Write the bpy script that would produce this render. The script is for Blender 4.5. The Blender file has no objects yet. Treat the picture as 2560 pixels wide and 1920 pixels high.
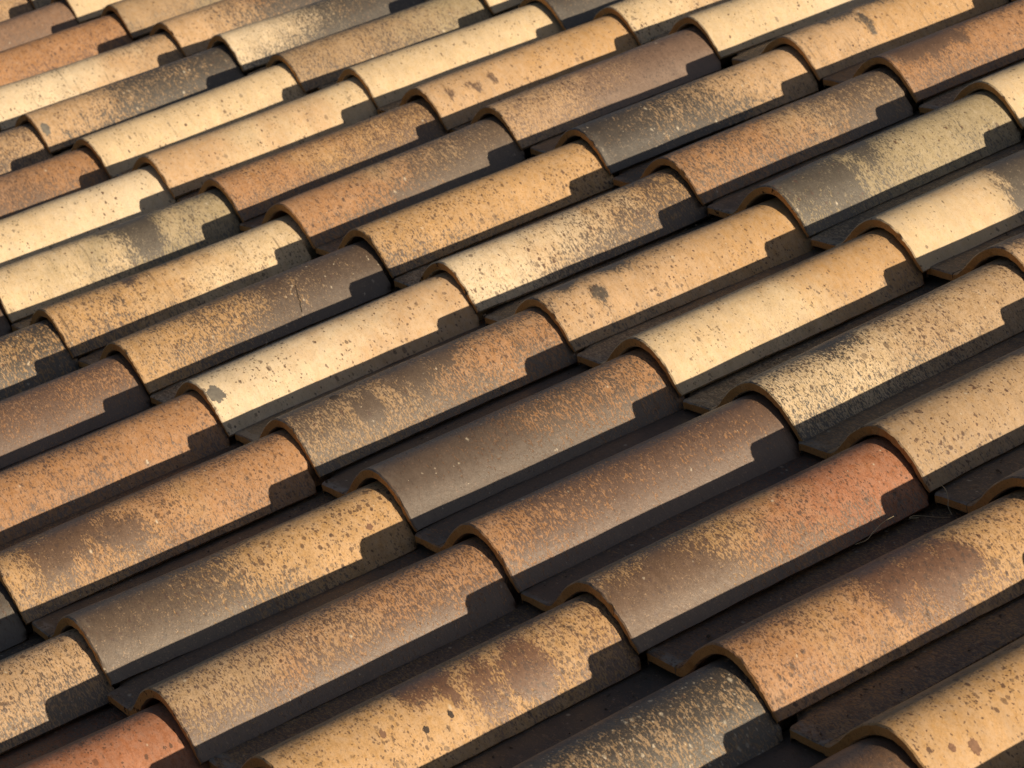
import bpy, bmesh, math, random
from mathutils import Matrix, Vector, noise

# ------------------------------------------------------------------ basics
sc = bpy.context.scene
COL = sc.collection
PITCH = math.radians(15.4)                 # slope of the roof
ROOF = Matrix.Rotation(PITCH, 4, 'X')      # roof space: x across, y up the slope, z off the roof
W, EXPO = 0.220, 0.38483                   # width of one lane, exposed length of one tile

# camera (roof space -> world)
cam_d = bpy.data.cameras.new('camera')
cam = bpy.data.objects.new('camera', cam_d)
COL.objects.link(cam)
right = Vector((0.55087, 0.80449, -0.22214)); up = Vector((-0.22846, 0.40135, 0.88698)); back = Vector((0.80272, -0.43786, 0.40488))
m = Matrix.Identity(4)
for i in range(3):
    m[i][0], m[i][1], m[i][2] = right[i], up[i], back[i]
m.translation = Vector((2.96160, -0.82189, 1.38066))
cam.matrix_world = ROOF @ m
cam_d.sensor_width = 36.0
cam_d.lens = 36.0 * 6979.67 / 2560.0
cam_d.clip_start = 0.05
cam_d.clip_end = 3000.0
cam_d.dof.use_dof = True
cam_d.dof.focus_distance = 3.05
cam_d.dof.aperture_fstop = 18.0
sc.camera = cam

# sun and sky
SUN_R = Vector((0.912, 0.315, 0.245)).normalized()       # towards the sun, roof space
SUN_W = (ROOF.to_3x3() @ SUN_R).normalized()
elev = math.asin(SUN_W.z)
azim = math.atan2(SUN_W.x, SUN_W.y)
world = bpy.data.worlds.new('World'); sc.world = world
world.use_nodes = True
nt = world.node_tree; nt.nodes.clear()
sky = nt.nodes.new('ShaderNodeTexSky'); sky.sky_type = 'NISHITA'; sky.sun_disc = False
sky.sun_elevation = elev; sky.sun_rotation = azim; sky.dust_density = 2.0; sky.air_density = 1.0; sky.ozone_density = 0.5
bg = nt.nodes.new('ShaderNodeBackground'); bg.inputs['Strength'].default_value = 0.039
wo = nt.nodes.new('ShaderNodeOutputWorld')
nt.links.new(sky.outputs[0], bg.inputs[0]); nt.links.new(bg.outputs[0], wo.inputs[0])
sd = bpy.data.lights.new('sun', 'SUN'); sd.energy = 5.0; sd.angle = math.radians(0.5); sd.color = (1.0, 0.815, 0.575)
so = bpy.data.objects.new('sun', sd); COL.objects.link(so)
so.rotation_euler = SUN_W.to_track_quat('Z', 'Y').to_euler()
sc.view_settings.view_transform = 'Standard'; sc.view_settings.look = 'None'
sc.view_settings.exposure = 0.20; sc.view_settings.gamma = 1.0

# ------------------------------------------------------------------ node helpers
class NT:
    def __init__(s, name):
        s.mat = bpy.data.materials.new(name); s.mat.use_nodes = True
        s.t = s.mat.node_tree; s.t.nodes.clear()
    def n(s, ty, **kw):
        x = s.t.nodes.new(ty)
        for k, v in kw.items(): setattr(x, k, v)
        return x
    def set(s, inp, v):
        if v is None: return
        if isinstance(v, bpy.types.NodeSocket): s.t.links.new(v, inp)
        else: inp.default_value = v
    def math(s, op, a, b=None, c=None, clamp=False):
        x = s.n('ShaderNodeMath', operation=op, use_clamp=clamp)
        for i, v in enumerate((a, b, c)): s.set(x.inputs[i], v)
        return x.outputs[0]
    def vmath(s, op, a, b=None, sc=None):
        x = s.n('ShaderNodeVectorMath', operation=op)
        s.set(x.inputs[0], a); s.set(x.inputs[1], b)
        if sc is not None: s.set(x.inputs['Scale'], sc)
        return x.outputs[0]
    def noise(s, v, scale, detail=2.0, rough=0.5, dist=0.0):
        x = s.n('ShaderNodeTexNoise', noise_dimensions='3D')
        s.set(x.inputs['Vector'], v); s.set(x.inputs['Scale'], scale); s.set(x.inputs['Detail'], detail)
        s.set(x.inputs['Roughness'], rough); s.set(x.inputs['Distortion'], dist)
        return x.outputs[0]
    def vor(s, v, scale, rnd=1.0):
        x = s.n('ShaderNodeTexVoronoi', voronoi_dimensions='3D')
        s.set(x.inputs['Vector'], v); s.set(x.inputs['Scale'], scale); s.set(x.inputs['Randomness'], rnd)
        sp = s.n('ShaderNodeSeparateColor'); s.t.links.new(x.outputs['Color'], sp.inputs[0])
        return x.outputs['Distance'], sp.outputs
    def step(s, v, a, b):
        x = s.n('ShaderNodeMapRange', interpolation_type='SMOOTHSTEP')
        s.set(x.inputs[0], v); s.set(x.inputs[1], a); s.set(x.inputs[2], b)
        return x.outputs[0]
    def mix(s, f, a, b, blend='MIX'):
        x = s.n('ShaderNodeMix', data_type='RGBA', blend_type=blend)
        s.set(x.inputs[0], f); s.set(x.inputs[6], a); s.set(x.inputs[7], b)
        return x.outputs[2]
    def attr(s, name):
        x = s.n('ShaderNodeAttribute', attribute_type='OBJECT', attribute_name=name)
        return x
    def sep(s, v):
        x = s.n('ShaderNodeSeparateXYZ'); s.set(x.inputs[0], v); return x.outputs
    def comb(s, a, b, c):
        x = s.n('ShaderNodeCombineXYZ'); s.set(x.inputs[0], a); s.set(x.inputs[1], b); s.set(x.inputs[2], c); return x.outputs[0]

# ------------------------------------------------------------------ weathered clay, driven per tile
def make_clay():
    g = NT('weathered_clay')
    uv = g.n('ShaderNodeUVMap', uv_map='UVMap').outputs[0]
    s_uv = g.sep(uv); u, v = s_uv[0], s_uv[1]
    seed = g.attr('seed').outputs['Vector']
    P = g.vmath('ADD', g.comb(u, v, 0.0), seed)
    PA = g.vmath('ADD', g.comb(g.math('MULTIPLY', u, 0.42), v, 0.0), seed)     # drawn out down the flank
    vn = g.math('DIVIDE', v, EXPO)
    cf, cb, cc = g.attr('col_front').outputs['Color'], g.attr('col_back').outputs['Color'], g.attr('col_coat').outputs['Color']
    p1 = g.sep(g.attr('coat').outputs['Vector'])        # coat at the front, coat at the back, coarseness
    p2 = g.sep(g.attr('marks').outputs['Vector'])       # dark spots, pale flecks, streaks
    p3 = g.sep(g.attr('place').outputs['Vector'])       # extra coat at the crest, extra coat low on the flank, unused
    # base colour runs from front to back of the tile
    big = g.noise(P, 9.0, 3.0, 0.6)
    t = g.step(g.math('ADD', vn, g.math('MULTIPLY', g.math('SUBTRACT', big, 0.5), 1.6)), 0.15, 0.85)
    base = g.mix(t, cf, cb)
    mid = g.noise(PA, 42.0, 4.0, 0.65)
    hsv = g.n('ShaderNodeHueSaturation'); g.set(hsv.inputs['Color'], base)
    g.set(hsv.inputs['Value'], g.math('ADD', 0.72, g.math('MULTIPLY', mid, 0.56)))
    base = hsv.outputs[0]
    PB = g.vmath('ADD', g.comb(g.math('MULTIPLY', u, 0.7), v, 0.0), seed)
    f3 = g.math('SUBTRACT', g.noise(PB, 150.0, 4.0, 0.7, 0.3), 0.5); gr = g.math('SUBTRACT', p1[2], 0.25); f4 = g.math('SUBTRACT', g.noise(P, 480.0, 2.0, 0.6), 0.5)
    hs2 = g.n('ShaderNodeHueSaturation'); g.set(hs2.inputs['Color'], base)
    g.set(hs2.inputs['Value'], g.math('ADD', 0.97, g.math('MULTIPLY', gr, g.math('ADD', g.math('MULTIPLY', f3, 1.1), g.math('MULTIPLY', f4, 1.3)))))
    g.set(hs2.inputs['Saturation'], g.math('ADD', 0.98, g.math('MULTIPLY', f3, -0.6)))
    base = hs2.outputs[0]
    base = g.mix(g.math('MULTIPLY', g.step(g.math('ADD', g.math('MULTIPLY', f3, 1.3), f4), 0.10, 0.26), g.math('MULTIPLY', gr, 0.75)), base, g.mix(0.35, base, (0.07, 0.045, 0.035, 1)))
    # fine grain of the clay itself
    grain = g.noise(PA, 700.0, 2.0, 0.6)
    base = g.mix(g.step(grain, 0.58, 0.70), base, g.mix(0.30, base, (0.05, 0.035, 0.025, 1)))
    # coat of soot, lichen and slip broken up by several sizes of grain
    e1 = g.math('SUBTRACT', g.noise(P, 7.0, 3.0, 0.55, 0.4), 0.5)
    e2 = g.math('SUBTRACT', g.noise(PA, 34.0, 4.0, 0.62), 0.5)
    e3 = g.math('SUBTRACT', g.noise(PA, 190.0, 3.0, 0.66, 0.3), 0.5)
    e4 = g.math('SUBTRACT', g.noise(PA, 520.0, 2.0, 0.6), 0.5)
    F = g.math('ADD', p1[0], g.math('MULTIPLY', vn, g.math('SUBTRACT', p1[1], p1[0])))
    crest = g.step(g.math('ABSOLUTE', g.math('SUBTRACT', u, 0.095)), 0.06, 0.0)
    low = g.step(u, 0.140, 0.205)
    F = g.math('ADD', F, g.math('ADD', g.math('MULTIPLY', crest, p3[0]), g.math('MULTIPLY', low, g.math('ADD', p3[1], 0.20))))
    F = g.math('ADD', F, g.math('MULTIPLY', e1, 0.75))
    F = g.math('ADD', F, g.math('MULTIPLY', e2, 0.36))
    for bn in ('blot_a', 'blot_b', 'blot_c'):
        b = g.sep(g.attr(bn).outputs['Vector'])
        du = g.math('MULTIPLY', g.math('SUBTRACT', u, b[0]), 0.8); dv = g.math('SUBTRACT', v, b[1])
        dd = g.math('SQRT', g.math('ADD', g.math('MULTIPLY', du, du), g.math('MULTIPLY', dv, dv)))
        dd = g.math('ADD', dd, g.math('MULTIPLY', e2, 0.09))
        F = g.math('ADD', F, g.math('MULTIPLY', g.step(dd, g.math('MULTIPLY', b[2], 1.2), g.math('MULTIPLY', b[2], 0.05)), 0.68))
    br = g.math('ADD', g.math('MULTIPLY', e3, 1.35), g.math('MULTIPLY', e4, 2.4))
    film = g.math('MULTIPLY', g.step(F, 0.05, 0.75), 0.5)
    F = g.math('ADD', F, g.math('MULTIPLY', br, p1[2]))
    coat = g.step(F, 0.32, 0.70)
    coatv = g.n('ShaderNodeHueSaturation'); g.set(coatv.inputs['Color'], g.mix(1.0, cc, (0.54, 0.54, 0.55, 1), 'MULTIPLY'))
    g.set(coatv.inputs['Value'], g.math('ADD', 0.75, g.math('ADD', g.math('MULTIPLY', e3, 0.5), g.math('MULTIPLY', g.noise(P, 60.0, 3.0, 0.7), 0.5))))
    coated = g.mix(g.math('MULTIPLY', g.step(g.math('ADD', f4, g.math('MULTIPLY', f3, 0.8)), 0.12, 0.24), 0.42), coatv.outputs[0], base)
    base = g.mix(film, base, g.mix(0.45, coatv.outputs[0], base))
    colr = g.mix(g.math('MULTIPLY', coat, 0.93), base, coated)
    # dust gathered on the front lip
    lip = g.attr('lip').outputs['Fac']
    lm = g.math('MULTIPLY', g.step(g.math('ADD', v, g.math('MULTIPLY', e2, 0.07)), 0.022, 0.002), g.math('MULTIPLY', lip, g.step(g.noise(PA, 90.0, 3.0, 0.6), 0.42, 0.6)))
    colr = g.mix(lm, colr, (0.34, 0.32, 0.285, 1))
    # streaks that ran across the roll
    st = g.noise(g.vmath('MULTIPLY', P, (14.0, 210.0, 30.0)), 1.0, 3.0, 0.6)
    colr = g.mix(g.math('MULTIPLY', g.step(st, 0.60, 0.72), g.math('MULTIPLY', p2[2], 0.7)), colr, coatv.outputs[0])
    # dark spots, three sizes
    spotcol = (0.045, 0.034, 0.030, 1)
    warp = g.vmath('ADD', PA, g.vmath('SCALE', g.n('ShaderNodeTexNoise').outputs[1], sc=0.0))
    nzn = g.n('ShaderNodeTexNoise'); g.set(nzn.inputs['Vector'], P); g.set(nzn.inputs['Scale'], 260.0); g.set(nzn.inputs['Detail'], 2.0)
    off = g.vmath('SCALE', g.vmath('SUBTRACT', nzn.outputs[1], (0.5, 0.5, 0.5)), sc=0.004)
    PW = g.vmath('ADD', g.vmath('ADD', g.comb(g.math('MULTIPLY', u, 0.62), v, 0.0), seed), off)
    clus = g.noise(P, 16.0, 2.0, 0.5)
    dens = g.math('MULTIPLY', p2[0], g.math('ADD', 0.30, g.math('MULTIPLY', g.step(clus, 0.38, 0.66), 1.5)))
    for scl, rad, k, op in ((95.0, 0.30, 0.17, 0.75), (170.0, 0.36, 0.42, 0.9), (340.0, 0.40, 0.60, 0.9)):
        d, c = g.vor(PW, scl)
        keep = g.math('LESS_THAN', c[0], g.math('MULTIPLY', dens, k))
        r = g.math('MULTIPLY', rad, g.math('ADD', 0.45, g.math('MULTIPLY', c[1], 0.75)))
        sm = g.math('MULTIPLY', keep, g.step(d, r, g.math('MULTIPLY', r, 0.72)))
        colr = g.mix(g.math('MULTIPLY', sm, g.math('MULTIPLY', op, g.math('ADD', 0.55, g.math('MULTIPLY', c[2], 0.45)))), colr,
                     g.mix(g.math('MULTIPLY', c[2], 0.55), spotcol, (0.15, 0.075, 0.045, 1)))
    # pale flecks
    for scl, k in ((240.0, 0.10), (125.0, 0.10)):
        d, c = g.vor(g.vmath('ADD', PW, (3.1, 1.7, 0.4)), scl)
        keep = g.math('LESS_THAN', c[0], g.math('MULTIPLY', p2[1], k))
        fm = g.math('MULTIPLY', keep, g.step(d, g.math('ADD', 0.14, g.math('MULTIPLY', c[1], 0.24)), 0.05))
        colr = g.mix(g.math('MULTIPLY', fm, 0.8), colr, (0.62, 0.54, 0.42, 1))
    bs = g.n('ShaderNodeBsdfPrincipled')
    g.set(bs.inputs['Base Color'], colr)
    rough = g.math('ADD', 0.56, g.math('MULTIPLY', e3, 0.35))
    rough = g.math('SUBTRACT', rough, g.math('MULTIPLY', coat, 0.04))
    g.set(bs.inputs['Coat Weight'], g.math('MULTIPLY', coat, g.attr('gloss').outputs['Fac'])); g.set(bs.inputs['Coat Roughness'], 0.55); g.set(bs.inputs['Coat IOR'], 1.7)
    g.set(bs.inputs['Roughness'], rough)
    g.set(bs.inputs['Specular IOR Level'], g.math('ADD', 0.5, g.math('MULTIPLY', coat, 0.5)))
    bu = g.n('ShaderNodeBump'); g.set(bu.inputs['Strength'], 0.8); g.set(bu.inputs['Distance'], 0.0007)
    h = g.math('ADD', g.math('MULTIPLY', grain, 0.45), g.math('ADD', g.math('MULTIPLY', e3, 1.0), g.math('MULTIPLY', coat, 0.35)))
    g.set(bu.inputs['Height'], g.math('ADD', h, g.math('MULTIPLY', mid, 1.6)))
    g.set(bs.inputs['Normal'], bu.outputs[0])
    o = g.n('ShaderNodeOutputMaterial'); g.set(o.inputs[0], bs.outputs[0])
    return g.mat

def make_cut():
    g = NT('cut_clay_edge')
    tc = g.n('ShaderNodeTexCoord').outputs['Object']
    P = g.vmath('ADD', tc, g.attr('seed').outputs['Vector'])
    e = g.attr('edge').outputs['Fac']
    n1 = g.noise(P, 30.0, 3.0, 0.6); n2 = g.noise(P, 420.0, 3.0, 0.7)
    c = g.mix(n1, (0.50, 0.25, 0.09, 1), (0.60, 0.35, 0.145, 1))
    c = g.mix(g.math('MULTIPLY', g.step(n2, 0.50, 0.66), 0.45), c, (0.16, 0.085, 0.04, 1))
    dk = g.step(g.math('ADD', g.noise(P, 55.0, 3.0, 0.6), g.math('MULTIPLY', n2, 0.25)), g.math('SUBTRACT', 0.88, g.math('MULTIPLY', e, 0.30)), g.math('SUBTRACT', 0.92, g.math('MULTIPLY', e, 0.30)))
    c = g.mix(dk, c, (0.035, 0.028, 0.024, 1))
    bs = g.n('ShaderNodeBsdfPrincipled'); g.set(bs.inputs['Base Color'], c); g.set(bs.inputs['Roughness'], 0.85)
    g.set(bs.inputs['Specular IOR Level'], 0.2)
    bu = g.n('ShaderNodeBump'); g.set(bu.inputs['Strength'], 0.5); g.set(bu.inputs['Distance'], 0.0008); g.set(bu.inputs['Height'], n2)
    g.set(bs.inputs['Normal'], bu.outputs[0])
    o = g.n('ShaderNodeOutputMaterial'); g.set(o.inputs[0], bs.outputs[0])
    return g.mat

def simple_mat(name, ca, cb, scale, rough=0.9, bump=0.3, dist=0.01):
    g = NT(name)
    tc = g.n('ShaderNodeTexCoord').outputs['Object']
    n1 = g.noise(tc, scale, 5.0, 0.65)
    c = g.mix(g.step(n1, 0.3, 0.7), ca, cb)
    bs = g.n('ShaderNodeBsdfPrincipled'); g.set(bs.inputs['Base Color'], c); g.set(bs.inputs['Roughness'], rough)
    bu = g.n('ShaderNodeBump'); g.set(bu.inputs['Strength'], bump); g.set(bu.inputs['Distance'], dist); g.set(bu.inputs['Height'], n1)
    g.set(bs.inputs['Normal'], bu.outputs[0])
    o = g.n('ShaderNodeOutputMaterial'); g.set(o.inputs[0], bs.outputs[0])
    return g.mat

CLAY, CUT = make_clay(), make_cut()
DECK = simple_mat('dark_boards', (0.030, 0.024, 0.020, 1), (0.055, 0.043, 0.034, 1), 9.0)
EARTH = simple_mat('dry_earth', (0.11, 0.09, 0.07, 1), (0.07, 0.08, 0.05, 1), 0.4, bump=0.2)
STRAW = simple_mat('dry_straw', (0.55, 0.46, 0.30, 1), (0.42, 0.35, 0.22, 1), 60.0, rough=0.6, dist=0.0002)
MARKS = {
    'grey': simple_mat('grey_mortar', (0.20, 0.185, 0.16, 1), (0.13, 0.12, 0.11, 1), 160.0, dist=0.0006),
    'brown': simple_mat('brown_slip', (0.26, 0.15, 0.095, 1), (0.15, 0.085, 0.058, 1), 170.0, dist=0.0003),
    'dark': simple_mat('dark_lichen', (0.07, 0.05, 0.04, 1), (0.045, 0.036, 0.032, 1), 260.0, dist=0.0003),
    'crack': simple_mat('crack_shadow', (0.012, 0.010, 0.009, 1), (0.02, 0.016, 0.012, 1), 200.0),
    'white': simple_mat('white_lime', (0.60, 0.56, 0.48, 1), (0.42, 0.38, 0.32, 1), 500.0, dist=0.0004),
}

# ------------------------------------------------------------------ tile geometry
OUT = [(-168, -1.5), (-162, -0.5), (-156, 3), (-148, 9.5), (-139, 18), (-129, 27.5), (-118, 36), (-105, 44.5), (-92, 50.5), (-78, 53.8), (-64, 53.4),
       (-50, 48.5), (-38, 41), (-28, 32.5), (-19, 22.5), (-10.5, 11.5), (-3, 2.0), (-0.6, -0.8)]
def catmull(pts, n):
    r = []
    for i in range(len(pts)-1):
        p0 = pts[max(i-1, 0)]; p1 = pts[i]; p2 = pts[i+1]; p3 = pts[min(i+2, len(pts)-1)]
        for j in range(n):
            t = j/n
            r.append(tuple(0.5*((2*p1[a]) + (-p0[a]+p2[a])*t + (2*p0[a]-5*p1[a]+4*p2[a]-p3[a])*t*t + (-p0[a]+3*p1[a]-3*p2[a]+p3[a])*t**3) for a in (0, 1)))
    r.append(pts[-1]); return r
def shell(outer, th0, th1):
    """closed ring: outer points left to right, then the inner offset right to left"""
    n = len(outer); inner = []
    for i, (x, z) in enumerate(outer):
        a = outer[max(i-1, 0)]; b = outer[min(i+1, n-1)]
        dx, dz = b[0]-a[0], b[1]-a[1]; l = math.hypot(dx, dz)
        t = i/(n-1); th = th0 + (th1-th0)*max(0, (t-0.55)/0.45)
        inner.append((x+dz/l*th, z-dx/l*th))
    return outer, inner
L = EXPO + 0.072
YS = [0.0, 0.0016, 0.006, 0.015] + [0.03+0.0155*i for i in range(23)] + [EXPO-0.008, EXPO-0.002, EXPO+0.002, EXPO+0.005, EXPO+0.03, L]

def build_part(name, outer, inner, seedv, mode):
    """mode 'barrel': the outer right corner is cut away behind the exposed length; 'pan': front left corner rounded"""
    rnd = random.Random(seedv)
    bm = bmesh.new(); uvl = bm.loops.layers.uv.new('UVMap')
    n = len(outer)
    arc = [0.0]
    for i in range(1, n):
        arc.append(arc[-1] + math.hypot(outer[i][0]-outer[i-1][0], outer[i][1]-outer[i-1][1]))
    u0 = 0.0 if mode == 'barrel' else -arc[-1]/1000
    us = [u0 + a/1000 for a in arc]
    bow = rnd.uniform(-1, 1)*0.0022; hog = rnd.uniform(-1, 1)*0.0022; twist = rnd.uniform(-1, 1)*0.016; fat = rnd.uniform(-1, 1)*0.022
    off = Vector((rnd.random()*50, rnd.random()*50, rnd.random()*50))
    rings = []
    ring2d = [(x, z, us[i], True) for i, (x, z) in enumerate(outer)] + [(inner[i][0], inner[i][1], us[i]+0.5, False) for i in range(n-1, -1, -1)]
    cx = sum(p[0] for p in ring2d)/len(ring2d)
    for j, y in enumerate(YS):
        ring = []
        for k, (x, z, uu, is_out) in enumerate(ring2d):
            ii = k if is_out else 2*n-1-k
            X, Z = x, z
            if j == 0:      # soften the arris of the front edge
                ox, oz = (inner[ii] if is_out else outer[ii]); l = math.hypot(ox-x, oz-z) or 1
                X += (ox-x)/l*1.5; Z += (oz-z)/l*1.5
            if mode == 'barrel':
                lim = None
                if y >= EXPO+0.0049: lim = -24.0
                elif y >= EXPO+0.0019: lim = -7.0
                elif y >= EXPO-0.0021: lim = -2.0
                if lim is not None and X > lim:
                    X = lim
            else:
                lim = {0: -216.0, 1: -217.0, 2: -219.0, 3: -222.0}.get(j, None)
                if lim is not None and X < lim: X = lim + (X-lim)*0.02
            t = y/L
            if mode == 'barrel':
                ww = (X+168)/168.0
                Z *= 1 + fat*min(1, max(0, ww*4))*(1-0.5*t)
                Z += twist*(t-0.3)*(X+84)*min(1, max(0, ww*3))*0.5
                X += ww**6*(1.3*noise.noise(Vector((y*38, 2.0, 0))+off) + 0.6*noise.noise(Vector((y*140, 5.0, 0))+off))
            X += 1000*bow*math.sin(math.pi*t)
            Z += 1000*hog*math.sin(math.pi*t)
            q = Vector((X*0.03, y*12, Z*0.03)) + off
            w = noise.noise(q)*0.7 + noise.noise(q*3.1)*0.25
            Z += w*1.15 * (1 if is_out else 0.5)
            yy = y
            if j <= 1:
                q2 = Vector((X*0.14, Z*0.14, 3.0)) + off
                yy += 0.0010*noise.noise(q2) + 0.0007*noise.noise(q2*3.7)
                ch = noise.noise(q2*0.9+Vector((7, 3, 1)))
                if ch > 0.42 and is_out: yy += 0.004*(ch-0.42)*2; Z -= 1.2*(ch-0.42)
            ring.append((bm.verts.new((X/1000, yy, Z/1000)), uu, is_out))
        rings.append(ring)
    m2 = len(ring2d)
    def uvface(f, data, cut=False):
        f.material_index = 1 if cut else 0
        for lp in f.loops:
            v = data[lp.vert]; lp[uvl].uv = v
        f.smooth = True
    for j in range(len(YS)-1):
        for k in range(m2):
            a, b, c, d = rings[j][k], rings[j][(k+1) % m2], rings[j+1][(k+1) % m2], rings[j+1][k]
            cap = a[2] != b[2]
            f = bm.faces.new((a[0], b[0], c[0], d[0]))
            uu2 = a[1] if cap else b[1]
            uvface(f, {a[0]: (a[1], YS[j]), b[0]: (uu2, YS[j]), c[0]: (uu2, YS[j+1]), d[0]: (a[1], YS[j+1])})
    for j in (0, len(YS)-1):
        for k in range(n-1):
            a, b, c, d = rings[j][k], rings[j][k+1], rings[j][m2-2-k], rings[j][m2-1-k]
            vs = (a[0], d[0], c[0], b[0]) if j == 0 else (a[0], b[0], c[0], d[0])
            f = bm.faces.new(vs)
            uvface(f, {a[0]: (a[1], 0), b[0]: (b[1], 0), c[0]: (b[1], 0.01), d[0]: (a[1], 0.01)}, cut=True)
    bmesh.ops.recalc_face_normals(bm, faces=bm.faces)
    for ed in bm.edges:
        if len(ed.link_faces) == 2 and ed.calc_face_angle(0) > math.radians(38): ed.smooth = False
    me = bpy.data.meshes.new(name); bm.to_mesh(me); bm.free()
    me.materials.append(CLAY); me.materials.append(CUT)
    return me

b_out = catmull(OUT, 3)
b_out, b_in = shell(b_out, 12.0, 7.0)
PAN = [(-243, -7.5), (-234, -6.5), (-226, -4.5), (-219, -3.0), (-212, -2.2), (-203, -2.0), (-192, -1.8), (-180, -1.7), (-173, -1.6), (-168, -1.5)]
p_out, p_in = shell(PAN, 11.5, 11.5)
NV = 7
BARRELS = [build_part('barrel', b_out, b_in, 11+i, 'barrel') for i in range(NV)]
PANS = [build_part('pan', p_out, p_in, 51+i, 'pan') for i in range(NV)]

def surf_z(x):
    for (a, b) in zip(b_out[:-1], b_out[1:]):
        if a[0] <= x <= b[0]:
            t = (x-a[0])/(b[0]-a[0]); return a[1]+(b[1]-a[1])*t, (b[1]-a[1])/(b[0]-a[0])
    return 0, 0
def x_at(uu):
    acc = 0
    for (a, b) in zip(b_out[:-1], b_out[1:]):
        l = math.hypot(b[0]-a[0], b[1]-a[1])
        if acc+l >= uu: return a[0]+(b[0]-a[0])*(uu-acc)/l
        acc += l
    return 0
def add_marks(me, marks, sv):
    """irregular patches lying on the roll: (kind, x mm, y m, half size across mm, half size along mm)"""
    rnd = random.Random(sv)
    me = me.copy()
    bm = bmesh.new(); bm.from_mesh(me)
    uvl = bm.loops.layers.uv['UVMap']
    kinds = []
    bvh_src = bm.copy()
    from mathutils.bvhtree import BVHTree
    bvh = BVHTree.FromBMesh(bvh_src)
    def drop(x, y, lift):
        z, sl = surf_z(x)
        nrm = Vector((-sl, 0, 1)).normalized()
        o = Vector((x/1000, y, z/1000)) + nrm*0.02
        hit = bvh.ray_cast(o, -nrm, 0.05)
        p = hit[0] if hit[0] else Vector((x/1000, y, z/1000))
        return p + nrm*lift
    arcs = [0.0]
    for a, b in zip(b_out[:-1], b_out[1:]): arcs.append(arcs[-1]+math.hypot(b[0]-a[0], b[1]-a[1]))
    def arc_of(x):
        for i, (a, b) in enumerate(zip(b_out[:-1], b_out[1:])):
            if a[0] <= x <= b[0]: return arcs[i]+(arcs[i+1]-arcs[i])*(x-a[0])/(b[0]-a[0])
        return arcs[-1]
    for kind, x0, y0, ru, rv in marks:
        if kind not in kinds: kinds.append(kind)
        mi = 2+kinds.index(kind)
        if kind == 'crack':
            pts = []
            N = 26
            for i in range(N+1):
                t = i/N; s = arc_of(x0) + ru*t
                pts.append((x_at(s), y0 + rv/1000*t + 0.0016*noise.noise(Vector((t*7, sv, 0)))))
            for i in range(N):
                w0 = 0.00045*(0.3+min(1, 3*i/N)); w1 = 0.00045*(0.3+min(1, 3*(i+1)/N))
                q = [drop(pts[i][0], pts[i][1]-w0, 0.0004), drop(pts[i+1][0], pts[i+1][1]-w1, 0.0004), drop(pts[i+1][0], pts[i+1][1]+w1, 0.0004), drop(pts[i][0], pts[i][1]+w0, 0.0004)]
                f = bm.faces.new([bm.verts.new(c) for c in q]); f.material_index = mi
            continue
        s0 = arc_of(x0); N = 96
        off = Vector((rnd.random()*9, rnd.random()*9, 0))
        rr = []
        for i in range(N):
            a = 2*math.pi*i/N
            q = Vector((math.cos(a)*1.4, math.sin(a)*1.4, 0))+off
            rr.append(1+0.28*noise.noise(q)+0.2*noise.noise(q*2.7)+0.15*noise.noise(q*7)+0.12*noise.noise(q*17))
        prev = None
        c = bm.verts.new(drop(x_at(s0), y0, 0.00035))
        for t in (0.35, 0.7, 1.0):
            cur = []
            for i in range(N):
                a = 2*math.pi*i/N
                cur.append(bm.verts.new(drop(x_at(max(2, min(arcs[-1]-4, s0+ru*rr[i]*t*math.cos(a)))), max(0.0022, y0+rv/1000*rr[i]*t*math.sin(a)), 0.00035 if t < 1 else 0.0001)))
            for i in range(N):
                if prev is None: f = bm.faces.new((c, cur[(i+1) % N], cur[i]))
                else: f = bm.faces.new((prev[i], prev[(i+1) % N], cur[(i+1) % N], cur[i]))
                f.material_index = mi; f.smooth = True
            prev = cur
    bm.to_mesh(me); bm.free(); bvh_src.free()
    for k in kinds: me.materials.append(MARKS[k])
    return me

# ------------------------------------------------------------------ every tile of the roof
C = dict(cream=(0.65, 0.505, 0.325), pale=(0.70, 0.57, 0.40), buff=(0.54, 0.365, 0.215), gold=(0.52, 0.33, 0.165), orange=(0.43, 0.238, 0.122), red=(0.38, 0.17, 0.095),
         mauve=(0.30, 0.19, 0.13), tan=(0.43, 0.298, 0.178), brown=(0.20, 0.115, 0.068), umber=(0.13, 0.085, 0.058), grey=(0.12, 0.10, 0.078), dark=(0.055, 0.048, 0.042),
         olive=(0.40, 0.325, 0.205), slate=(0.075, 0.068, 0.060), rust=(0.24, 0.115, 0.062), smoke=(0.165, 0.115, 0.080), russet=(0.20, 0.118, 0.080))
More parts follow.
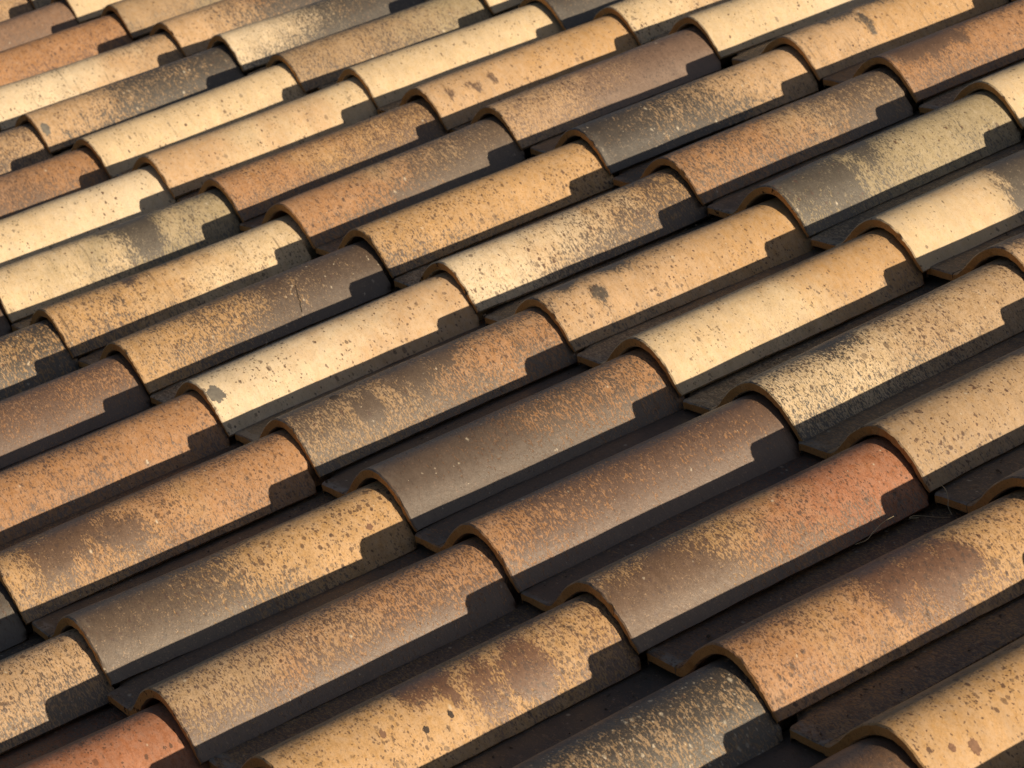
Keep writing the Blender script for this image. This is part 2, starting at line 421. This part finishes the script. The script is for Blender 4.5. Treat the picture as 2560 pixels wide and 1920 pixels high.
# (row, lane): front colour, back colour, coat colour, (coat front, coat back, grain), (spots, flecks, streaks), (crest coat, flank coat), look
T = {
 (4, -5): ('cream', 'cream', 'tan', (0, 0, .5), (.3, 0, 0), (0, 0), 'small corner of cream clay'),
 (4, -4): ('tan', 'brown', 'slate', (.6, .7, .6), (.4, .2, .2), (0, .3), 'dark grey-brown'),
 (4, -3): ('cream', 'buff', 'brown', (.0, .1, .6), (.9, .2, 0), (0, 0), 'cream with dark specks'),
 (4, -2): ('cream', 'pale', 'tan', (-.1, .0, .5), (.12, .1, 0), (0, 0), 'clean pale cream'),
 (4, -1): ('buff', 'gold', 'grey', (.05, .0, .7), (.3, .2, .6), (.35, 0), 'cream with brownish crest and dark streaks'),
 (4, 0): ('orange', 'orange', 'brown', (.3, .25, .6), (.5, .1, .5), (.25, 0), 'orange-brown with a darker smudged front'),
 (4, 1): ('cream', 'olive', 'tan', (0, 0, .5), (.2, .1, 0), (0, 0), 'pale greenish cream'),
 (3, -9): ('cream', 'cream', 'tan', (-.1, 0, .5), (.1, 0, 0), (0, 0), 'pale cream, cut by the top edge'),
 (3, -8): ('tan', 'olive', 'grey', (.25, .15, .5), (.5, .2, .6), (0, 0), 'sandy tan with short dark streaks'),
 (3, -7): ('buff', 'orange', 'slate', (.0, .95, .7), (.5, .3, .5), (0, 0), 'orange front fading to dark slate'),
 (3, -6): ('pale', 'tan', 'slate', (.05, 1.0, .7), (.3, .4, .5), (0, .1), 'whitish cream front fading to grey'),
 (3, -5): ('tan', 'olive', 'smoke', (.3, .2, .8), (.2, .5, .2), (.1, 0), 'mottled greyish tan'),
 (3, -4): ('cream', 'cream', 'tan', (-.1, -.1, .5), (.22, .1, 0), (0, 0), 'clean cream with few specks'),
 (3, -3): ('buff', 'gold', 'brown', (.1, .0, .5), (.5, .1, .3), (0, 0), 'buff with pinkish brown stains near its front'),
 (3, -2): ('buff', 'mauve', 'mauve', (.25, .95, .6), (.9, .1, 0), (0, 0), 'buff front turning smooth mauve-brown'),
 (3, -1): ('tan', 'buff', 'dark', (1.05, -.05, .8), (.1, .6, .2), (0, 0), 'charcoal front half, tan upper half'),
 (3, 0): ('orange', 'tan', 'smoke', (.25, .55, .8), (.4, .3, .5), (.15, 0), 'orange-brown with grey mottled upper end'),
 (3, 1): ('olive', 'olive', 'grey', (.35, .12, .85), (.3, .4, .3), (.1, 0), 'grey mottled front, greenish cream upper end'),
 (3, 2): ('cream', 'buff', 'grey', (-.25, 0.0, .4), (.15, .2, .1), (0, 0), 'cream front and sharp-edged grey upper patch'),
 (3, 3): ('buff', 'orange', 'umber', (.35, .3, .6), (1, .1, 0), (.3, 0), 'orange-buff with dark crest specks'),
 (2, -10): ('buff', 'buff', 'brown', (.25, .25, .6), (1, .1, .3), (0, 0), 'speckled buff, in the top left corner'),
 (2, -9): ('orange', 'mauve', 'mauve', (.35, .4, .6), (.3, .1, 0), (0, 0), 'rosy brown'),
 (2, -8): ('orange', 'orange', 'rust', (.05, .35, .8), (.4, .1, .2), (.1, 0), 'bright orange with darker upper end'),
 (2, -7): ('pale', 'buff', 'grey', (.0, .2, .5), (.55, .2, .8), (.2, 0), 'pale cream with grey flecks and streaks'),
 (2, -6): ('buff', 'tan', 'slate', (.1, .95, .9), (.2, .6, .3), (0, 0), 'sandy front fading to charcoal'),
 (2, -5): ('cream', 'cream', 'grey', (-.2, .2, .5), (.35, .05, .5), (0, 0), 'clean cream with smudges at its upper end'),
 (2, -4): ('buff', 'cream', 'tan', (-.1, -.05, .5), (.5, .15, .1), (0, 0), 'cream-buff with fine specks'),
 (2, -3): ('orange', 'gold', 'brown', (.15, .55, .9), (.7, .15, 0), (.1, .2), 'orange front with brown mottled upper end'),
 (2, -2): ('orange', 'tan', 'smoke', (.05, .75, .8), (.3, .5, .1), (0, .1), 'tan front turning grey-brown'),
 (2, -1): ('gold', 'gold', 'umber', (.22, -.25, .8), (1.4, .1, .1), (-.1, .12), 'buff with many dark specks near its front'),
 (2, 0): ('pale', 'gold', 'umber', (-.1, .6, .8), (.7, .1, .7), (0, .1), 'whitish front with brown speckled upper end'),
 (2, 1): ('buff', 'gold', 'grey', (.3, -.1, .6), (.5, .3, .5), (.2, 0), 'buff with grey crest blotches near its front'),
 (2, 2): ('cream', 'gold', 'mauve', (-.15, .25, .5), (.5, .1, .1), (0, 0), 'clean buff with mauve upper end'),
 (2, 3): ('cream', 'tan', 'dark', (.22, -.25, 1.1), (1.5, .8, .6), (.3, .1), 'tan with charcoal blotches over its front half'),
 (2, 4): ('tan', 'tan', 'smoke', (.1, .15, .6), (.7, .5, .1), (.1, 0), 'dusty tan with dark pinholes'),
 (2, 5): ('tan', 'tan', 'umber', (.4, .4, .7), (.8, .1, 0), (.2, 0), 'brown speckled, cut by the right edge'),
 (1, -6): ('buff', 'buff', 'umber', (.35, .42, .9), (1, .1, .1), (.2, 0), 'blotched brown and buff'),
 (1, -5): ('mauve', 'orange', 'brown', (.45, .35, .6), (.3, .1, 0), (0, 0), 'plain rosy brown'),
 (1, -4): ('cream', 'pale', 'buff', (-.1, -.1, .5), (.25, .1, 0), (0, 0), 'pale cream with faint freckles'),
 (1, -3): ('cream', 'olive', 'grey', (.0, .3, .6), (.35, .4, .6), (.2, 0), 'greenish cream with a grey smudge mid way'),
 (1, -2): ('gold', 'cream', 'umber', (.28, -.1, .8), (.9, .3, .9), (.15, 0), 'cream-buff with dark spots over its front half'),
 (1, -1): ('gold', 'tan', 'umber', (.15, 1.0, .9), (.4, 1.0, .3), (.1, 0), 'tan turning dark brown, with a hairline crack'),
 (1, 0): ('pale', 'buff', 'tan', (-.15, -.1, .5), (.55, .1, .2), (0, 0), 'pale cream with specks and grey front patch'),
 (1, 1): ('tan', 'orange', 'smoke', (.42, .40, 1.0), (.4, .5, .3), (.2, 0), 'brownish tan with grey smudges'),
 (1, 2): ('brown', 'orange', 'smoke', (1.1, .3, 1.1), (.1, .4, 0), (0, 0), 'smooth grey-brown front, orange upper end'),
 (1, 3): ('orange', 'orange', 'russet', (.4, 1.0, 1.0), (.3, .2, 0), (0, .1), 'orange-brown front, smooth mauve upper end'),
 (1, 4): ('gold', 'red', 'brown', (.55, .0, 1.1), (.6, .2, .1), (-.1, .15), 'brown front with orange-red upper end'),
 (1, 5): ('orange', 'gold', 'rust', (.2, .25, .9), (1.7, .1, 0), (.1, -.1), 'orange front with rusty brown patches'),
 (1, 6): ('gold', 'gold', 'umber', (-.05, .05, .6), (1.0, .1, .1), (.25, 0), 'golden with round brown spots'),
 (1, 7): ('buff', 'buff', 'umber', (.1, .1, .6), (.6, .1, .1), (0, 0), 'buff, in the bottom right corner'),
 (0, -3): ('brown', 'brown', 'umber', (.5, .5, .6), (.3, .1, 0), (0, 0), 'dark brown sliver at the left edge'),
 (0, -2): ('buff', 'gold', 'dark', (.6, .55, .9), (.5, 1.0, .2), (0, 0), 'charcoal with buff flecks'),
 (0, -1): ('mauve', 'orange', 'russet', (.5, .6, .7), (.2, .2, 0), (.1, 0), 'smooth pinkish brown'),
 (0, 0): ('orange', 'orange', 'russet', (.15, .35, .75), (.3, .1, 0), (.1, 0), 'warm even orange'),
 (0, 1): ('gold', 'orange', 'brown', (.22, .2, .8), (1.1, .4, .1), (.2, 0), 'orange with big brown blotches at its front'),
 (0, 2): ('gold', 'gold', 'smoke', (1.35, -.45, .85), (1.3, .1, .1), (0, .05), 'smooth grey front, golden spotted upper end'),
 (0, 3): ('tan', 'orange', 'russet', (.32, .35, 1.1), (.6, .2, .1), (.0, .35), 'tan-brown with dark blotched lower flank'),
 (0, 4): ('gold', 'gold', 'rust', (-.1, .35, .8), (1.1, .1, .1), (.15, 0), 'golden with reddish brown patches'),
 (0, 5): ('tan', 'tan', 'dark', (.45, .62, 1.1), (.1, 3.5, .1), (.3, -.2), 'charcoal with many pale flecks'),
 (0, 6): ('orange', 'brown', 'brown', (.5, .5, .7), (.3, .1, 0), (.3, 0), 'brown with orange flank'),
 (-1, 1): ('tan', 'smoke', 'grey', (.6, .6, .8), (.3, .2, 0), (.1, 0), 'dull grey-brown sliver at the left edge'),
 (-1, 2): ('buff', 'buff', 'umber', (.2, .3, .8), (1, .6, .1), (0, 0), 'greenish buff with grey specks'),
 (-1, 3): ('red', 'red', 'brown', (.0, .1, .8), (.5, .1, 0), (.3, 0), 'brick red with dark crest'),
 (-1, 4): ('tan', 'tan', 'brown', (.3, .3, .7), (.3, .1, 0), (.3, 0), 'tan, at the bottom edge'),
}
J = {(1, -3): (-.0053, .0042), (1, -2): (-.0057, -.0008), (1, -1): (-.0007, .0045), (1, 0): (.0011, .0035), (1, 1): (-.0027, .0107), (1, 2): (.0041, .0041), (1, 3): (.0035, -.0044), (1, 4): (-.0019, -.0041), (1, 5): (-.0084, .001), (2, 0): (-.0062, .0056), (2, -1): (-.009, .0105), (2, -2): (-.0015, .0084), (2, -3): (.0041, .0068), (2, -4): (.008, .0016), (2, -5): (.0244, -.0092), (2, -6): (.0004, -.0044), (2, 1): (-.0018, .0031), (2, 2): (.007, -.0032), (2, 3): (.0102, -.0015), (2, 4): (.0011, -.0023), (0, 1): (-.0007, .0011), (0, 2): (-.0022, .001), (0, 3): (.0043, -.0108), (3, 0): (-.0048, -.0011), (3, -1): (-.0135, .0072), (3, -2): (-.0214, .0056), (3, -3): (.0006, -.0016), (3, -4): (.0033, .0034), (3, -5): (.0099, -.0125), (3, -6): (-.0037, -.0035), (3, -7): (.0082, -.0095), (3, -8): (-.0056, -.0008), (3, -9): (-.0215, -.0012), (3, 1): (.0065, -.0041), (3, 2): (.0079, -.0061), (4, -2): (-.023, .008), (4, -3): (.0019, -.0044), (4, -4): (.0227, -.014), (4, -5): (.0187, -.012), (4, -1): (-.0024, .0087), (4, 0): (-.0034, .0072)}
# patches and cracks one can point at
M = {
 (1, 0): [('grey', -38, 0.012, 13, 11)],
 (1, -1): [('crack', -44, 0.262, 42, -14)],
 (2, -6): [('grey', -28, 0.012, 13, 7)],
 (0, 2): [('brown', -28, 0.345, 4, 4)],
 (1, 6): [('brown', -52, 0.235, 9, 8), ('brown', -22, 0.055, 8, 5), ('brown', -28, 0.035, 4, 3.5), ('dark', -50, 0.30, 3, 3)],
 (1, 1): [('dark', -72, 0.075, 6, 6)],
 (0, 4): [('dark', -28, 0.15, 4, 3), ('dark', -30, 0.18, 4.5, 2.6), ('brown', -40, 0.11, 5, 3)],
}
# soft-edged stains: (arc position m, distance up the tile m, radius m)
BL = {
 (0, 4): [(.155, .225, .044), (.150, .275, .042), (.120, .17, .034)],
 (1, 5): [(.125, .185, .038), (.150, .225, .052), (.150, .268, .036)],
 (0, 1): [(.150, .065, .040), (.120, .105, .046), (.160, .150, .032)],
 (1, 1): [(.130, .17, .030), (.110, .23, .030), (.160, .10, .020)],
 (2, 1): [(.095, .05, .030), (.090, .12, .034), (.140, .07, .018)],
 (1, -3): [(.120, .235, .050), (.150, .245, .034), (.090, .20, .03)],
 (3, -3): [(.150, .04, .020), (.155, .08, .018), (.150, .115, .016)],
 (4, -1): [(.080, .10, .05), (.09, .19, .04), (.15, .14, .014)],
 (4, 0): [(.105, .045, .045), (.12, .09, .035), (.14, .13, .02)],
 (3, 1): [(.120, .05, .07), (.110, .15, .05), (.140, .10, .04)],
 (2, 3): [(.100, .12, .04)],
 (1, -2): [(.120, .13, .024), (.095, .20, .026), (.150, .10, .016)],
 (2, 4): [(.085, .22, .03), (.10, .30, .03), (.15, .26, .015)],
 (3, 2): [(.15, .27, .13), (.10, .31, .13), (.18, .24, .09)],
 (1, 4): [(.17, .03, .05), (.17, .10, .05), (.16, .07, .04)],
}
TILT = 0.048
def top_label(r, k, seen, look):
    """look + place among the tiles of its row that the photo shows"""
    order = sorted(kk for (rr, kk) in T if rr == r)
    i = order.index(k)
    nth = ['first', 'second', 'third', 'fourth', 'fifth', 'sixth', 'seventh', 'eighth', 'ninth', 'tenth', 'eleventh', 'twelfth', 'thirteenth', 'fourteenth', 'fifteenth', 'sixteenth', 'seventeenth', 'eighteenth']
    rows = {-1: 'bottom course', 0: 'second course up', 1: 'third course up', 2: 'fourth course up', 3: 'fifth course up', 4: 'top course'}
    return '%s tile, %s from left in %s' % (look, nth[i], rows[r])

def jit(r, k):
    if (r, k) in J: return J[(r, k)]
    rn = random.Random(r*100+k); return (rn.uniform(-.004, .004), rn.uniform(-.004, .004))

def make_tile(r, k, spec):
    rn = random.Random(r*977+k*31+5)
    jx, jy = jit(r, k); nx, _ = jit(r+1, k)
    yaw = -math.atan((nx-jx)/EXPO)*0.75 + rn.uniform(-.006, .006)
    e = bpy.data.objects.new('clay_tile', None); COL.objects.link(e)
    e.empty_display_size = 0.05
    roll = rn.uniform(-1, 1)*0.026
    e.matrix_world = ROOF @ Matrix.Translation((k*W+jx, r*EXPO+jy, rn.uniform(-.0008, .0012))) @ Matrix.Rotation(yaw, 4, 'Z') @ Matrix.Rotation(-TILT + rn.uniform(-.005, .004), 4, 'X') @ Matrix.Rotation(roll*0.5, 4, 'Y')
    cf, cb, cc, coat, marks, place, look = spec
    bme = BARRELS[rn.randrange(NV)]; pme = PANS[rn.randrange(NV)]
    if M.get((r, k)): bme = add_marks(bme, M[(r, k)], r*50+k)
    seed = (rn.uniform(0, 60), rn.uniform(0, 60), rn.uniform(0, 60))
    edge = rn.choice([0.1, 0.2, 0.35, 0.6, 0.2])
    for nm, me in (('barrel', bme), ('pan', pme)):
        o = bpy.data.objects.new(nm, me); COL.objects.link(o); o.parent = e
        dirty = nm == 'pan'
        o['col_front'] = C[cf]; o['col_back'] = C[cb]
        if dirty:
            a, b = C[cc], (0.21, 0.175, 0.145)
            o['col_coat'] = tuple(0.35*a[i]+0.65*b[i] for i in range(3))
            o['coat'] = (max(coat[0], .2)+.4, max(coat[1], .2)+.45, 1.0)
            o['marks'] = (marks[0]*0.6+.3, .6, 0.0)
        else:
            o['col_coat'] = C[cc]; o['coat'] = tuple(float(x) for x in coat); o['marks'] = tuple(float(x) for x in marks)
        o['place'] = (float(place[0]), float(place[1]), 0.0) if not dirty else (0.0, 0.0, 0.0)
        o['seed'] = seed; o['edge'] = edge; o['gloss'] = 0.45 if not dirty else 0.15; o['lip'] = rn.choice([.3, .6, .8]) if dirty else 0.12
        bl = BL.get((r, k), []) if not dirty else []
        for i, bn in enumerate(('blot_a', 'blot_b', 'blot_c')): o[bn] = tuple(bl[i]) if i < len(bl) else (-9.0, 0.0, 0.001)
    if look:
        e['label'] = top_label(r, k, None, look)
        e['group'] = 'curved clay roof tiles laid in overlapping courses'
    else:
        e['label'] = 'curved clay roof tile outside the edges of the photo'
        e['group'] = 'clay roof tiles beyond the edges of the photo'
    assert len(e['label'].split()) <= 16, e['label']
    e['category'] = 'roof tile'; e['kind'] = 'thing'
    return e

# a few tiles just beyond the frame, so that the roof and its shadows go on
SPAN = {-2: (-1, 8), -1: (-4, 9), 0: (-7, 10), 1: (-9, 10), 2: (-13, 9), 3: (-14, 7), 4: (-13, 6), 5: (-11, 5), 6: (-9, 3)}
EXTRA = [(r, k) for r, (a, b) in SPAN.items() for k in range(a, b+1) if (r, k) not in T]
names = list(C)
for rk in sorted(T): make_tile(rk[0], rk[1], T[rk])
for (r, k) in EXTRA:
    rn = random.Random(r*13+k*7)
    a, b = rn.choice(['cream', 'buff', 'gold', 'orange', 'tan']), rn.choice(['cream', 'buff', 'tan', 'orange'])
    make_tile(r, k, (a, b, rn.choice(['umber', 'smoke', 'grey', 'rust']), (rn.uniform(-.1, .5), rn.uniform(-.1, .6), .7), (rn.uniform(.2, 1), .2, .2), (.1, 0), None))

# ------------------------------------------------------------------ setting
def slab(name, x0, x1, y0, y1, z0, z1, mat, roof=True):
    bm = bmesh.new()
    bmesh.ops.create_cube(bm, size=1.0)
    for v in bm.verts:
        v.co = Vector(((x0 if v.co.x < 0 else x1), (y0 if v.co.y < 0 else y1), (z0 if v.co.z < 0 else z1)))
    me = bpy.data.meshes.new(name); bm.to_mesh(me); bm.free(); me.materials.append(mat)
    o = bpy.data.objects.new(name, me); COL.objects.link(o)
    if roof: o.matrix_world = ROOF.copy()
    return o
d = slab('roof_deck', -3.4, 2.6, -0.95, 2.9, -0.11, -0.055, DECK); d['kind'] = 'structure'
bm = bmesh.new(); bmesh.ops.create_grid(bm, x_segments=4, y_segments=4, size=900.0)
me = bpy.data.meshes.new('ground'); bm.to_mesh(me); bm.free(); me.materials.append(EARTH)
gr = bpy.data.objects.new('ground', me); COL.objects.link(gr); gr.location = (0, 0, -5.0); gr['kind'] = 'structure'

# unseen wooded hill ring, added to block low sky light from the horizon
bm = bmesh.new(); NA = 120; prof = ((170, 0.0), (215, .35), (260, .8), (320, 1.0), (420, .6), (560, 0.0))
rg = []
for rad, hh in prof:
    row = []
    for i in range(NA):
        a = 2*math.pi*i/NA
        n1 = noise.noise(Vector((math.cos(a)*2.2, math.sin(a)*2.2, 0.3))); n2 = noise.noise(Vector((math.cos(a)*9, math.sin(a)*9, rad*.02)))
        row.append(bm.verts.new((rad*math.cos(a), rad*math.sin(a), -5.1 + hh*(58 + 16*n1 + 7*n2))))
    rg.append(row)
for j in range(len(rg)-1):
    for i in range(NA):
        f = bm.faces.new((rg[j][i], rg[j+1][i], rg[j+1][(i+1) % NA], rg[j][(i+1) % NA])); f.smooth = True
bmesh.ops.recalc_face_normals(bm, faces=bm.faces)
me = bpy.data.meshes.new('added_hills'); bm.to_mesh(me); bm.free()
me.materials.append(simple_mat('added_hill_slope', (0.035, 0.045, 0.020, 1), (0.075, 0.070, 0.035, 1), 0.09, bump=0.6, dist=2.0))
hl = bpy.data.objects.new('added_hills', me); COL.objects.link(hl); hl['kind'] = 'structure'

# ------------------------------------------------------------------ dry stems caught between the tiles
def stem(label, pts, rad):
    bm = bmesh.new(); n = 5
    P = []
    for i in range(len(pts)-1):
        p0, p1, p2, p3 = pts[max(i-1, 0)], pts[i], pts[i+1], pts[min(i+2, len(pts)-1)]
        for j in range(8):
            t = j/8
            P.append(Vector([0.5*((2*p1[a]) + (-p0[a]+p2[a])*t + (2*p0[a]-5*p1[a]+4*p2[a]-p3[a])*t*t + (-p0[a]+3*p1[a]-3*p2[a]+p3[a])*t**3) for a in range(3)]))
    P.append(Vector(pts[-1]))
    P = [p + Vector((0, 0, .0025)) for p in P]
    rings = []
    for i, p in enumerate(P):
        tan = (P[min(i+1, len(P)-1)]-P[max(i-1, 0)]).normalized()
        a = tan.cross(Vector((0.1, 0.2, 1))).normalized(); b = tan.cross(a)
        rr = 1.3*rad*(1-0.55*i/len(P))
        rings.append([bm.verts.new(p+a*rr*math.cos(2*math.pi*j/n)+b*rr*math.sin(2*math.pi*j/n)) for j in range(n)])
    for i in range(len(rings)-1):
        for j in range(n):
            f = bm.faces.new((rings[i][j], rings[i][(j+1) % n], rings[i+1][(j+1) % n], rings[i+1][j])); f.smooth = True
    bm.faces.new(rings[0]); bm.faces.new(rings[-1])
    bmesh.ops.recalc_face_normals(bm, faces=bm.faces)
    me = bpy.data.meshes.new('dry_stem'); bm.to_mesh(me); bm.free(); me.materials.append(STRAW)
    o = bpy.data.objects.new('dry_stem', me); COL.objects.link(o); o.matrix_world = ROOF.copy()
    o['label'] = label; o['category'] = 'straw'; o['group'] = 'dry straws caught between tiles'
    return o
fx, fy = 4*W + .0011, 2*EXPO - .0023
stem('long thin curved straw lying beside the foot of the orange-red tile', [(fx+.0028, fy-.1106, -.0125), (fx+.0109, fy-.1009, -.009), (fx+.0103, fy-.0898, -.005), (fx+.0098, fy-.0757, -.001), (fx+.0156, fy-.0653, .003)], .00045)
stem('fine looped straw lying in the dark channel', [(fx+.0143, fy-.0329, -.015), (fx+.0088, fy-.0404, -.0135), (fx+.0109, fy-.037, -.012), (fx+.0204, fy-.031, -.012), (fx+.0368, fy-.0275, -.010), (fx+.0545, fy-.0251, -.006)], .0004)
stem('straw hanging over the front lip of the dark pan', [(fx+.0061, fy+.0096, .001), (fx+.0208, fy+.0028, .003), (fx+.027, fy-.001, -.004), (fx+.0341, fy-.0084, -.008), (fx+.0477, fy-.0156, -.010)], .0004)
# grit, bits of bark and dry moss washed into the channels
def grit():
    rnd = random.Random(8); bm = bmesh.new()
    for i in range(2600):
        r, k = rnd.randint(-1, 4), rnd.randint(-9, 7)
        jx, jy = jit(r, k)
        ly = rnd.uniform(0.0, EXPO) if rnd.random() < 0.65 else rnd.uniform(EXPO-.06, EXPO-.004)
        lx = -0.212 + rnd.random()**2.2*0.042
        if rnd.random() < 0.12: lx = rnd.uniform(-.205, -.168)
        z = -0.0015 - TILT*ly
        sz = rnd.uniform(.0005, .0016) if rnd.random() < .93 else rnd.uniform(.0016, .003)
        c = Vector((k*W+jx+lx, r*EXPO+jy+ly, z+sz*.5))
        M3 = Matrix.Rotation(rnd.uniform(0, 6.28), 3, 'Z')
        st = rnd.uniform(.7, 3.2) if rnd.random() < .35 else rnd.uniform(.7, 1.4)
        vs = []
        for q in ((1, 0, 0), (-1, 0, 0), (0, 1, 0), (0, -1, 0), (0, 0, 1), (0, 0, -1)):
            v = Vector(q)*sz*rnd.uniform(.7, 1.2); v.y *= st; v.z *= .8
            vs.append(bm.verts.new(c + M3 @ v))
        for a, b, cc in ((0, 2, 4), (2, 1, 4), (1, 3, 4), (3, 0, 4), (2, 0, 5), (1, 2, 5), (3, 1, 5), (0, 3, 5)):
            bm.faces.new((vs[a], vs[b], vs[cc]))
    me = bpy.data.meshes.new('grit'); bm.to_mesh(me); bm.free()
    me.materials.append(simple_mat('grit_and_bark', (0.05, 0.036, 0.026, 1), (0.19, 0.15, 0.11, 1), 90.0, dist=0.0003))
    o = bpy.data.objects.new('grit', me); COL.objects.link(o); o.matrix_world = ROOF.copy()
    o['kind'] = 'stuff'; o['label'] = 'dark grit and bark crumbs lying in the channels between the tiles'; o['category'] = 'grit'
grit()
